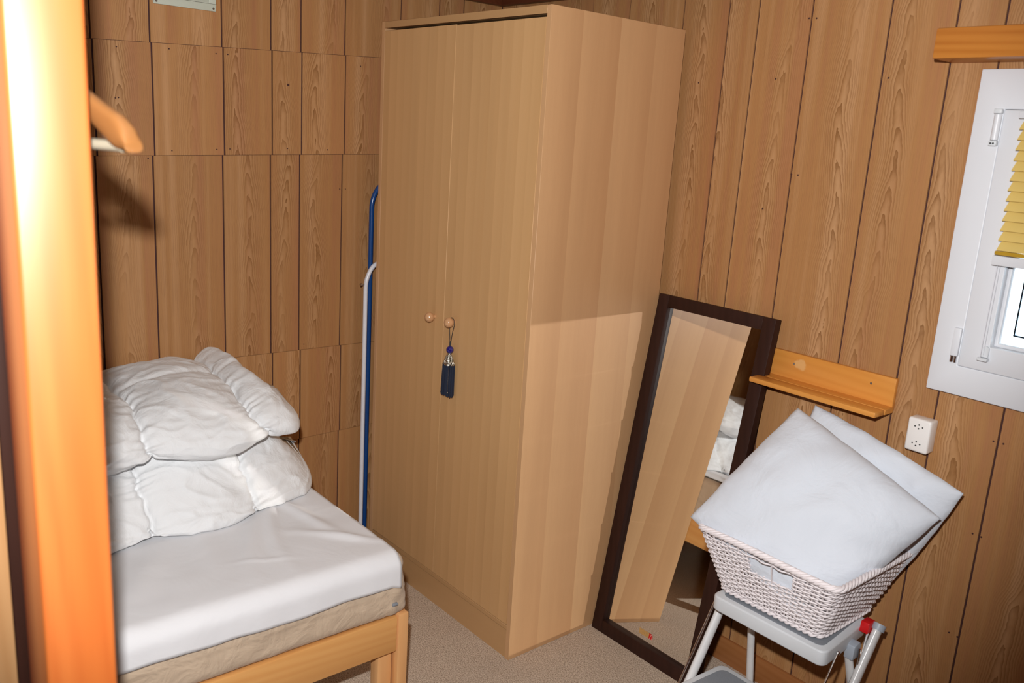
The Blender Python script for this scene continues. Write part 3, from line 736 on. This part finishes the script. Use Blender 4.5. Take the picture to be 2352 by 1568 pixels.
for rI in range(NR):
    k = .05 + .87 * rI / (NR - 1); z0 = ZB + (ZT - ZB) * k
    hole = 16 <= rI <= 22
    cur = []; M2 = NS * 4
    jit = random.uniform(0, 9)
    runs = []
    for i in range(M2 + (0 if hole else 0)):
        t = i / M2; (px_, py_), (nx, ny) = peri(t, k)
        ph = math.cos(math.pi * (t * NS) + math.pi * (rI % 2))
        off = .0034 * ph
        zz = z0 + .0012 * ns(t * 40, rI * .7, jit) + .003 * ns(t * 5, rI * .15, 3)
        infront = abs(t - .128) < .040 and hole
        p = Vector((px_ + nx * off, py_ + ny * off, zz))
        if infront:
            if len(cur) > 1: runs.append(cur)
            cur = []
        else: cur.append(p)
    if hole:
        if len(cur) > 1: runs.append(cur)
        if len(runs) == 2: runs = [runs[1] + runs[0]]
        for rr_ in runs: tube(bm, rr_, .0028, 5)
    else: tube(bm, cur, .0029 + random.uniform(-.0004, .0004), 5, closed=True)
obj('weave', bm, WICKER, ba, ang=80)
bm = BM()
for i in range(NS):
    t = i / NS; pts = []
    kk_ = (0.0, .35, .66) if (abs(t - .128) < .040 and abs(t - .129) > .006) else (0.0, .35, .7, 1.0)
    for k in kk_:
        (px_, py_), (nx, ny) = peri(t, k); pts.append((px_, py_, ZB + (ZT - ZB) * k * .97 + .003))
    tube(bm, pts, .0024, 5)
obj('stakes', bm, WICKER, ba, ang=80)
bm = BM()
for q_ in range(4):
    pts = []
    for i in range(300):
        t = i / 300; (px_, py_), (nx, ny) = peri(t, .985)
        a = 2 * math.pi * (t * 26 + q_ / 4); o = math.cos(a) * .0062; zz = math.sin(a) * .0052
        pts.append((px_ + nx * o, py_ + ny * o, ZT + zz + .0035 * ns(t * 6, 1.3)))
    tube(bm, pts, .0044, 6, closed=True)
obj('rim', bm, WICKER, ba, ang=80)
bm = BM()
for q_ in range(2):
    pts = []
    for i in range(260):
        t = i / 260; (px_, py_), (nx, ny) = peri(t, .01)
        a = 2 * math.pi * (t * 31 + q_ / 2)
        pts.append((px_ + nx * (math.cos(a) * .0045 + .003), py_ + ny * (math.cos(a) * .0045 + .003), ZB + .0075 + math.sin(a) * .0035))
    tube(bm, pts, .0038, 6, closed=True)
obj('bottom_border', bm, WICKER, ba, ang=80)
pb = rrect(1.512, -.324, 1.808, -.072, .028); bm = BM(); prism(bm, [Vector((x, y, ZB + .004)) for x, y in pb], (0, 0, .006)); obj('base', bm, WICKER, ba)

# ------------------------------------------------------------------ cushions
def cushion(name, cs, thick, seed, label, flip=1, cvx=0.0):
    A, B, Cc, D = [Vector(c) for c in cs]
    nrm = ((B - A).cross(D - A)).normalized() * flip
    bm = BM(); n = 56
    def f(side):
        def g(u, v):
            uu, vv = 2 * u - 1, 2 * v - 1
            au, av = abs(uu), abs(vv)
            # edges pulled in between the corners
            pu = uu * (1 + cvx * (1 - vv * vv)); pv = vv * (1 + cvx * (1 - uu * uu))
            pu += .012 * ns(vv * 4, seed, 1) * au ** 4; pv += .012 * ns(uu * 4, seed, 5) * av ** 4
            a, b = (pu + 1) / 2, (pv + 1) / 2
            P = A * (1 - a) * (1 - b) + B * a * (1 - b) + Cc * a * b + D * (1 - a) * b
            h = ((1 - au ** 2.6) * (1 - av ** 2.6)) ** .55
            rr = math.hypot(uu, vv)
            wr = .0095 * ns(uu * 2.2 + seed, vv * 2.2, 2) + .0065 * math.sin(9 * (uu * .5 + vv * .9) + 4 * ns(uu * 1.5, vv * 1.5, seed)) * (.25 + .75 * min(1, rr)) * .55
            ed = .0035 * ns(uu * 14, vv * 14, seed) * max(au, av) ** 6
            return P + nrm * side * (thick * h + (wr + ed) * min(1, h * 1.6)) + nrm * side * .0018
        return g
    grid(bm, f(1), n, n); grid(bm, f(-1), n, n)
    bmesh.ops.remove_doubles(bm, verts=bm.verts, dist=.0001)
    # close the hem
    be = [e_ for e_ in bm.edges if e_.is_boundary]
    try: bmesh.ops.bridge_loops(bm, edges=be)
    except Exception: pass
    bmesh.ops.recalc_face_normals(bm, faces=bm.faces)
    o = obj(name, bm, CUSH, ang=180); tag(o, label, 'cushion', 'cushions in the wicker basket'); return o
cushion('cushion', [(1.547, -.125, .972), (1.437, -.405, .672), (1.795, -.345, .500), (1.970, -.125, .808)], .080, 3.1, 'plump pale cushion at the front of the wicker basket', 1, .012)
cushion('cushion', [(1.545, -.030, .965), (1.500, -.130, .560), (1.830, -.060, .520), (1.985, -.055, .862)], .048, 8.7, 'pale cushion behind the front one in the wicker basket', 1, .035)

# ------------------------------------------------------------------ bed
bd = thing('bed', 'low pine single bed frame along the left wall', 'bed', (.45, -1.9, 0))
BY1, BY0 = -.995, -2.95
obj('side_rail', bxo((.937, BY0 + .04, .232), (.958, -1.032, .340)), PINE_Y, bd, bevel=.004)
obj('side_rail', bxo((-.040, BY0 + .04, .232), (-.019, -1.032, .340)), PINE_Y, bd, bevel=.004)
obj('end_rail', bxo((-.019, -1.030, .232), (.925, -1.008, .340)), PINE_BX, bd, bevel=.004)
obj('end_rail', bxo((-.019, BY0 + .008, .232), (.925, BY0 + .030, .340)), PINE_BX, bd, bevel=.004)
for yy, s in ((-1.030, 1), (BY0, -1)):
    for xa, xb_ in ((.926, .961), (-.043, -.020)):
        obj('leg', bxo((xa, min(yy, yy + .033), 0), (xb_, max(yy, yy + .033), .344)), PINE_BZ, bd, bevel=.004)
obj('leg_block', bxo((.895, -1.078, 0), (.936, -1.034, .330)), PINE_BZ, bd, bevel=.003)
for k in range(14):
    yy = -1.10 - k * .13
    if yy > BY0 + .08: obj('slat', bxo((-.018, yy - .035, .300), (.936, yy + .035, .318)), PINE_BX, bd)
# mattress with wrinkled cover
MX0, MX1, MY0, MY1, MZ0, MZ1 = -.040, .958, -2.90, -1.005, .336, .525
def rbox_surface(bm, x0, x1, y0, y1, z0, z1, r, disp, nx=40, ny=90, nz=12):
    cx, cy, cz = (x0 + x1) / 2, (y0 + y1) / 2, (z0 + z1) / 2; hx, hy, hz = (x1 - x0) / 2, (y1 - y0) / 2, (z1 - z0) / 2
    def face(fn, a, b): grid(bm, fn, a, b)
    def wrap(p):
        q_ = Vector((max(-hx + r, min(hx - r, p.x)), max(-hy + r, min(hy - r, p.y)), max(-hz + r, min(hz - r, p.z))))
        d = p - q_
        n = d.normalized() if d.length > 1e-9 else Vector((0, 0, 1))
        w = q_ + n * r + Vector((cx, cy, cz)); return w + n * disp(w, n)
    L = lambda t, h: -h + 2 * h * t
    for s in (-1, 1):
        face(lambda u, v: wrap(Vector((L(u, hx), L(v, hy), s * hz))), nx, ny)
        face(lambda u, v: wrap(Vector((L(u, hx), s * hy, L(v, hz)))), nx, nz)
        face(lambda u, v: wrap(Vector((s * hx, L(u, hy), L(v, hz)))), ny, nz)
    bmesh.ops.remove_doubles(bm, verts=bm.verts, dist=.0002)
    bmesh.ops.recalc_face_normals(bm, faces=bm.faces)
bm = BM()
def mdisp(p, n):
    side = 1 - abs(n.z)
    wr = .0045 * ns(p.x * 16, p.y * 9, p.z * 26) + .003 * ns(p.x * 30, p.y * 30, p.z * 14)
    near = max(0, min(1, (.450 - p.z) / .03)) * math.exp(-((p.x - .96) ** 2 + (p.y + 1.02) ** 2) / .004)
    piping = .004 * math.exp(-((p.z - .425) / .004) ** 2) if side > .8 else 0
    return side * (wr + near * (.016 * ns(p.x * 38, p.y * 38, p.z * 34) + .010)) + piping
rbox_surface(bm, MX0, MX1, MY0, MY1, MZ0, MZ1, .035, mdisp, 60, 160, 22)
mt = obj('mattress', bm, BEIGE, ang=180); tag(mt, 'mattress in a beige wrinkled cover on the pine bed frame', 'mattress')
bm = BM(); h = rayhit(908, 1388, 0, .968); box(bm, (h.x - .006, h.y - .010, h.z - .003), (h.x + .0035, h.y + .008, h.z + .004)); tb = obj('grip_tab', bm, MATG, mt, bevel=.002)
tb['label'] = 'small grey tab'
# sheet: lies on the mattress top, drapes over the open side with a wavy hem
def sheet_pt(u, v, off=0.0):
    y_ = -2.88 + (-1.030 + 2.88) * v
    # u along profile: flat part then rounded corner then drop
    flat = .925 + .030; tot = flat + .052 + .052
    wav = .010 * ns(y_ * 3.3, 4.4) + .0045 * ns(y_ * 11, 1.4) + .012 * (1 if v > .985 else 0) * (v - .985) / .015
    s = u * (tot + wav * 1.0)
    r = .040
    if s < flat: x_, z_, nx, nz = -.035 + s, MZ1 + .0035, 0, 1
    elif s < flat + r * math.pi / 2:
        a = (s - flat) / r; x_, z_, nx, nz = -.035 + flat + r * math.sin(a), MZ1 + .0035 - r * (1 - math.cos(a)), math.sin(a), math.cos(a)
    else:
        x_, z_, nx, nz = -.035 + flat + r, MZ1 + .0035 - r - (s - flat - r * math.pi / 2), 1, 0
    fold = .0
    # broad soft creases running across the bed
    for (ax_, ay_, dx_, dy_, ln, wd_, am) in ((.55, -1.22, .97, -.25, .33, .020, .006), (.62, -1.30, .93, -.36, .30, .026, .005), (.60, -1.14, .95, .30, .22, .018, .006), (.78, -1.12, .6, .8, .16, .015, .005), (.50, -1.40, .98, -.20, .30, .03, .004), (.80, -1.35, .2, .98, .10, .006, .0025), (.70, -1.62, .9, -.4, .3, .04, .004)):
        ex, ey = x_ - ax_, y_ - ay_; al = ex * dx_ + ey * dy_; ac = -ex * dy_ + ey * dx_
        ac += .02 * math.sin(al * 9)
        fold += 1.7 * am * math.exp(-(al / ln) ** 2 * 2) * math.exp(-(ac / wd_) ** 2)
    fold += .0022 * (ns(x_ * 5, y_ * 5, 2) + .5) + .0009 * (ns(x_ * 16, y_ * 12, 4) + .5)
    if nz < .5: fold += .006 * (ns(y_ * 9, 7.7) + .6) * (s - flat) * 8
    k = .0015 + max(0, fold) + off
    return Vector((x_ + nx * k, y_, z_ + nz * k))
bm = BM(); grid(bm, lambda u, v: sheet_pt(u, v), 120, 220)
bmesh.ops.recalc_face_normals(bm, faces=bm.faces)
bm.verts.index_update(); sheet_geo = ([v.co + Vector((0, 0, .002)) for v in bm.verts], [[v.index for v in f.verts] for f in bm.faces])
shO = obj('bed_sheet', bm, SHEET, ang=180); tag(shO, 'white sheet spread over the mattress and hanging over its side', 'sheet')
so_ = shO.modifiers.new('thickness', 'SOLIDIFY'); so_.thickness = .0016; so_.offset = 1

# ------------------------------------------------------------------ duvets folded in a pile against the wall
def duvet(name, y0, y1, prof, seams, seed, label, lean_end, thick_fn, fold_t=()):
    """prof: closed list of (x, z) control points of the folded bundle, swept along y; seams: baffle seams along the sweep"""
    P = [Vector((p[0], p[1])) for p in prof]; n = len(P)
    def cr(t):
        s = (t % 1) * n; i = int(s); f = s - i
        a, b, c, d = P[(i - 1) % n], P[i % n], P[(i + 1) % n], P[(i + 2) % n]
        return .5 * ((2 * b) + (c - a) * f + (2 * a - 5 * b + 4 * c - d) * f * f + (3 * b - 3 * c + d - a) * f ** 3)
    cen = sum(P, Vector((0, 0))) / n
    NU, NV = 240, 190
    allseam = sorted(seams)
    def fn(t, v):
        y_ = y0 + (y1 - y0) * v
        p = cr(t); tg = cr(t + .002) - cr(t - .002); nrm = Vector((tg.y, -tg.x)); nrm.normalize()
        if nrm.dot(p - cen) < 0: nrm = -nrm
        # nearest seam
        ywob = y_ + .018 * ns(t * 7, seed) + .012 * ns(t * 19, seed + 3)
        d = min(abs(ywob - s) for s in allseam)
        lft = max([s for s in allseam if s <= ywob], default=y0 - .1); rgt = min([s for s in allseam if s > ywob], default=y1 + .1)
        q_ = (ywob - lft) / max(.02, rgt - lft)
        puff = (max(0, math.sin(math.pi * min(1, max(0, q_)))) ** .6 - .55) * .030
        g = math.exp(-(d / .038)) 
        gather = g * .0058 * math.sin(t * 150 + 9 * ns(t * 12, y_ * 5, seed)) * (.35 + .65 * abs(ns(t * 9, y_ * 3, seed + 9)) * 2)
        seamcut = -.012 * math.exp(-(d / .007) ** 2)
        big = .018 * ns(t * 5, y_ * 4.5, seed + 1)
        a1 = ns(t * 14 + y_ * 3, y_ * 9, seed + 2); ridg = (1 - abs(a1) * 2.6); ridg = max(0, ridg) ** 3 * .0060 * (.4 + ns(t * 4, y_ * 6, seed + 5) + .3)
        sm = .0026 * ns(t * 40, y_ * 30, seed + 7)
        pinch = 0
        for ft, amt, wd_ in fold_t:
            dd = abs(((t - ft + .5) % 1) - .5); pinch -= amt * math.exp(-(dd / wd_) ** 2)
        # thickness profile along y: rounds off at the free ends
        e1_ = thick_fn(v)
        disp = (puff + gather + seamcut + big + ridg + sm) * min(1, e1_ * 1.4) + pinch
        pp = cen + (p - cen) * e1_ + nrm * disp
        le = lean_end(v, t, p, cen)
        return Vector((max(pp.x + le[0], XW + .006), y_ + le[1] + .020 * ns(t * 6, v * 2, seed + 4) * v, pp.y + le[2]))
    bm = BM(); vs = grid(bm, fn, NU, NV, closeu=True)
    for j in (0, NV - 1):
        c = sum((vs[i][j].co for i in range(NU)), Vector()) / NU
        cvt = bm.verts.new(c)
        for i in range(NU): bm.faces.new((vs[i][j], vs[(i + 1) % NU][j], cvt))
    bmesh.ops.recalc_face_normals(bm, faces=bm.faces)
    return bm
def rest_on(bm, tree, gap, cen_z):
    for v in bm.verts:
        h_ = tree.ray_cast(Vector((v.co.x, v.co.y, 2.0)), Vector((0, 0, -1)))
        if h_[0] is not None and v.co.z < h_[0].z + gap and v.co.z < cen_z + .05: v.co.z = h_[0].z + gap
def endfn(r0, r1, p=2.2):
    def f(v):
        k = 1.0
        if v > 1 - r1: k = max(0.0, 1 - ((v - (1 - r1)) / r1) ** p) ** (1 / p)
        if v < r0: k = min(k, max(0.0, 1 - ((r0 - v) / r0) ** p) ** (1 / p))
        return .12 + .88 * k
    return f
ZM = MZ1 + .010
low = [(-.030, ZM), (.15, ZM - .002), (.36, ZM), (.50, ZM + .002), (.560, ZM + .010), (.545, ZM + .045), (.500, ZM + .105), (.455, ZM + .160), (.40, ZM + .195), (.25, ZM + .205), (.10, ZM + .205), (-.020, ZM + .190), (-.040, ZM + .10)]
bm = duvet('d', -2.05, -1.045, low, (-1.93, -1.56, -1.265), 2.0, '', lambda v, t, p, c: (-.13 * max(0, v - .78) / .22 * min(1, max(.2, p.x * 2.2)), (0.06 - 0.12 * min(1, max(0, (p.y - ZM) / .2))) * max(0, v - .8) / .2, 0.0), endfn(.06, .075, 3))
sheet_tree = BVHTree.FromPolygons(*sheet_geo); rest_on(bm, sheet_tree, .003, cen_z=ZM + .08)
bm.normal_update(); low_tree = BVHTree.FromBMesh(bm)
dl = obj('duvet', bm, DUVET, ang=180); tag(dl, 'lower of the two folded white duvets, lying flat on the bed sheet', 'duvet', 'folded white duvets on the bed')
ZU = ZM + .198
up_ = [(-.025, ZU + .012), (.12, ZU + .008), (.28, ZU + .006), (.42, ZU + .002), (.490, ZU + .004), (.503, ZU + .036), (.470, ZU + .078), (.400, ZU + .112), (.300, ZU + .136), (.20, ZU + .146), (.09, ZU + .148), (-.015, ZU + .138), (-.036, ZU + .07)]
bm = duvet('d', -2.03, -1.090, up_, (-1.88, -1.535, -1.215), 11.0, '', lambda v, t, p, c: (-.05 * max(0, v - .8) / .2, (.05 - .10 * min(1, max(0, (p.y - ZU) / .14))) * max(0, v - .8) / .2, .016 * max(0, v - .7) / .3), endfn(.06, .07, 3), fold_t=((.70, .010, .010),))
rest_on(bm, low_tree, .002, cen_z=ZU + .06)
du = obj('duvet', bm, DUVET, ang=180); tag(du, 'upper folded white duvet on top of the pile, touching the panelled wall', 'duvet', 'folded white duvets on the bed')
c00, c10, c11, c01 = Vector((.372, -1.245, ZM)), Vector((.535, -1.238, ZM)), Vector((.515, -1.44, ZM)), Vector((.37, -1.42, ZM))
def corner(sd):
    def g(u, v):
        P = c00 * (1 - u) * (1 - v) + c10 * u * (1 - v) + c11 * u * v + c01 * (1 - u) * v
        h_ = max(0, (1 - abs(2 * u - 1) ** 3) * (1 - abs(2 * v - 1) ** 3)) ** .6
        z_ = .009 * h_ * sd + .004 + .004 * ns(u * 5, v * 5, 3) * h_ + (.010 * (1 - u) * h_)
        return P + Vector((.008 * ns(v * 4, 2.2) * u, 0, z_ + .002))
    return g
bm = BM(); grid(bm, corner(1), 26, 26); grid(bm, corner(-1), 26, 26); bmesh.ops.remove_doubles(bm, verts=bm.verts, dist=.0001); bmesh.ops.recalc_face_normals(bm, faces=bm.faces)
rest_on(bm, sheet_tree, .003, cen_z=ZM + .08)
obj('corner_flap', bm, DUVET, dl, ang=180)
# ------------------------------------------------------------------ post, panel behind it, hook and hanger
po = thing('wooden_post', 'bright varnished pine post close by in the left foreground', 'post', (1.515, -1.975, 0))
obj('post', bxo((1.450, -2.020, 0), (1.580, -1.929, ZC)), PINE_Z, po, bevel=.006, bseg=3)
bm = BM(); cyl(bm, (1.450, -1.945, 1.769), (1.388, -1.935, 1.769), .004, 10); cyl(bm, (1.389, -1.935, 1.769), (1.387, -1.935, 1.784), .004, 10); obj('coat_peg', bm, SCREW, po)
pb_ = thing('partition_board', 'plain wooden partition board left of the bright post', 'board', (1.436, -2.42, 0))
obj('panel', bxo((1.424, -2.80, 0), (1.449, -2.035, ZC)), LOWW, pb_, bevel=.002)
es_ = obj('gap_shade_strip', bxo((1.400, -2.034, 0), (1.4485, -2.014, ZC)), DARKF, pb_, bevel=.001); es_['label'] = 'added dark strip standing in for shade in the gap'  # dark brown strip added so the gap beside the post reads as shade
hg = thing('coat_hanger', 'wooden coat hanger with a pale bar hanging behind the post', 'hanger', (1.395, -1.935, 1.70))
hc = Vector((1.395, -1.935, 1.665)); hd = Vector((1.5684 - 1.395, -1.8707 + 1.935, 0)); hl = hd.length * .965; hd.normalize(); hp = Vector((-hd.y, hd.x, 0))
bm = BM()
def arm(bm, sgn):
    NVt = 22; ringsn = 14; rings = []
    for i in range(NVt + 1):
        t = i / NVt; s = sgn * hl * t
        def tab(T_):
            for (ta_, za_), (tb_, zb_) in zip(T_, T_[1:]):
                if t <= tb_: return za_ + (zb_ - za_) * (t - ta_) / (tb_ - ta_)
            return T_[-1][1]
        top = tab([(0, 1.722), (.2, 1.706), (.43, 1.687), (.67, 1.667), (.86, 1.653), (.94, 1.641), (.98, 1.631), (1, 1.620)])
        bot = tab([(0, 1.682), (.2, 1.672), (.43, 1.656), (.69, 1.625), (.84, 1.6075), (1, 1.6055)])
        hgt = top - bot; wid = .0095 + .0045 * t
        cz = top - hgt / 2; cen = hc + hd * s
        rings.append([bm.verts.new(Vector((cen.x, cen.y, cz)) + hp * wid * (abs(math.cos(a)) ** .7 * (1 if math.cos(a) > 0 else -1)) + Vector((0, 0, hgt / 2 * (abs(math.sin(a)) ** .7 * (1 if math.sin(a) > 0 else -1))))) for a in [2 * math.pi * k / ringsn + .01 for k in range(ringsn)]])
    for i in range(NVt):
        for k in range(ringsn): bm.faces.new((rings[i][k], rings[i][(k + 1) % ringsn], rings[i + 1][(k + 1) % ringsn], rings[i + 1][k]))
    bm.faces.new(rings[-1]); bm.faces.new(rings[0])
arm(bm, 1); arm(bm, -1); bmesh.ops.recalc_face_normals(bm, faces=bm.faces)
obj('shoulder_arm', bm, HANGW, hg, ang=40)
bm = BM(); zz = hc.z - .061
a = hc + hd * hl * .88; b = hc - hd * hl * .88; cyl(bm, (a.x, a.y, zz + .008), (b.x, b.y, zz + .008), .0075, 12)
obj('trouser_bar', bm, plain('pale_dowel', (0.42, 0.38, 0.28), .5), hg)
bm = BM(); hk = [Vector((hc.x, hc.y, hc.z + .055)), Vector((hc.x, hc.y, hc.z + .090))]
for k in range(9):
    an = math.radians(-90 + 240 * k / 8); hk.append(Vector((hc.x, hc.y, hc.z + .112)) + hd * math.cos(an) * .018 + Vector((0, 0, math.sin(an) * .018)))
tube(bm, hk, .0016, 8); obj('hook', bm, CHROME, hg)
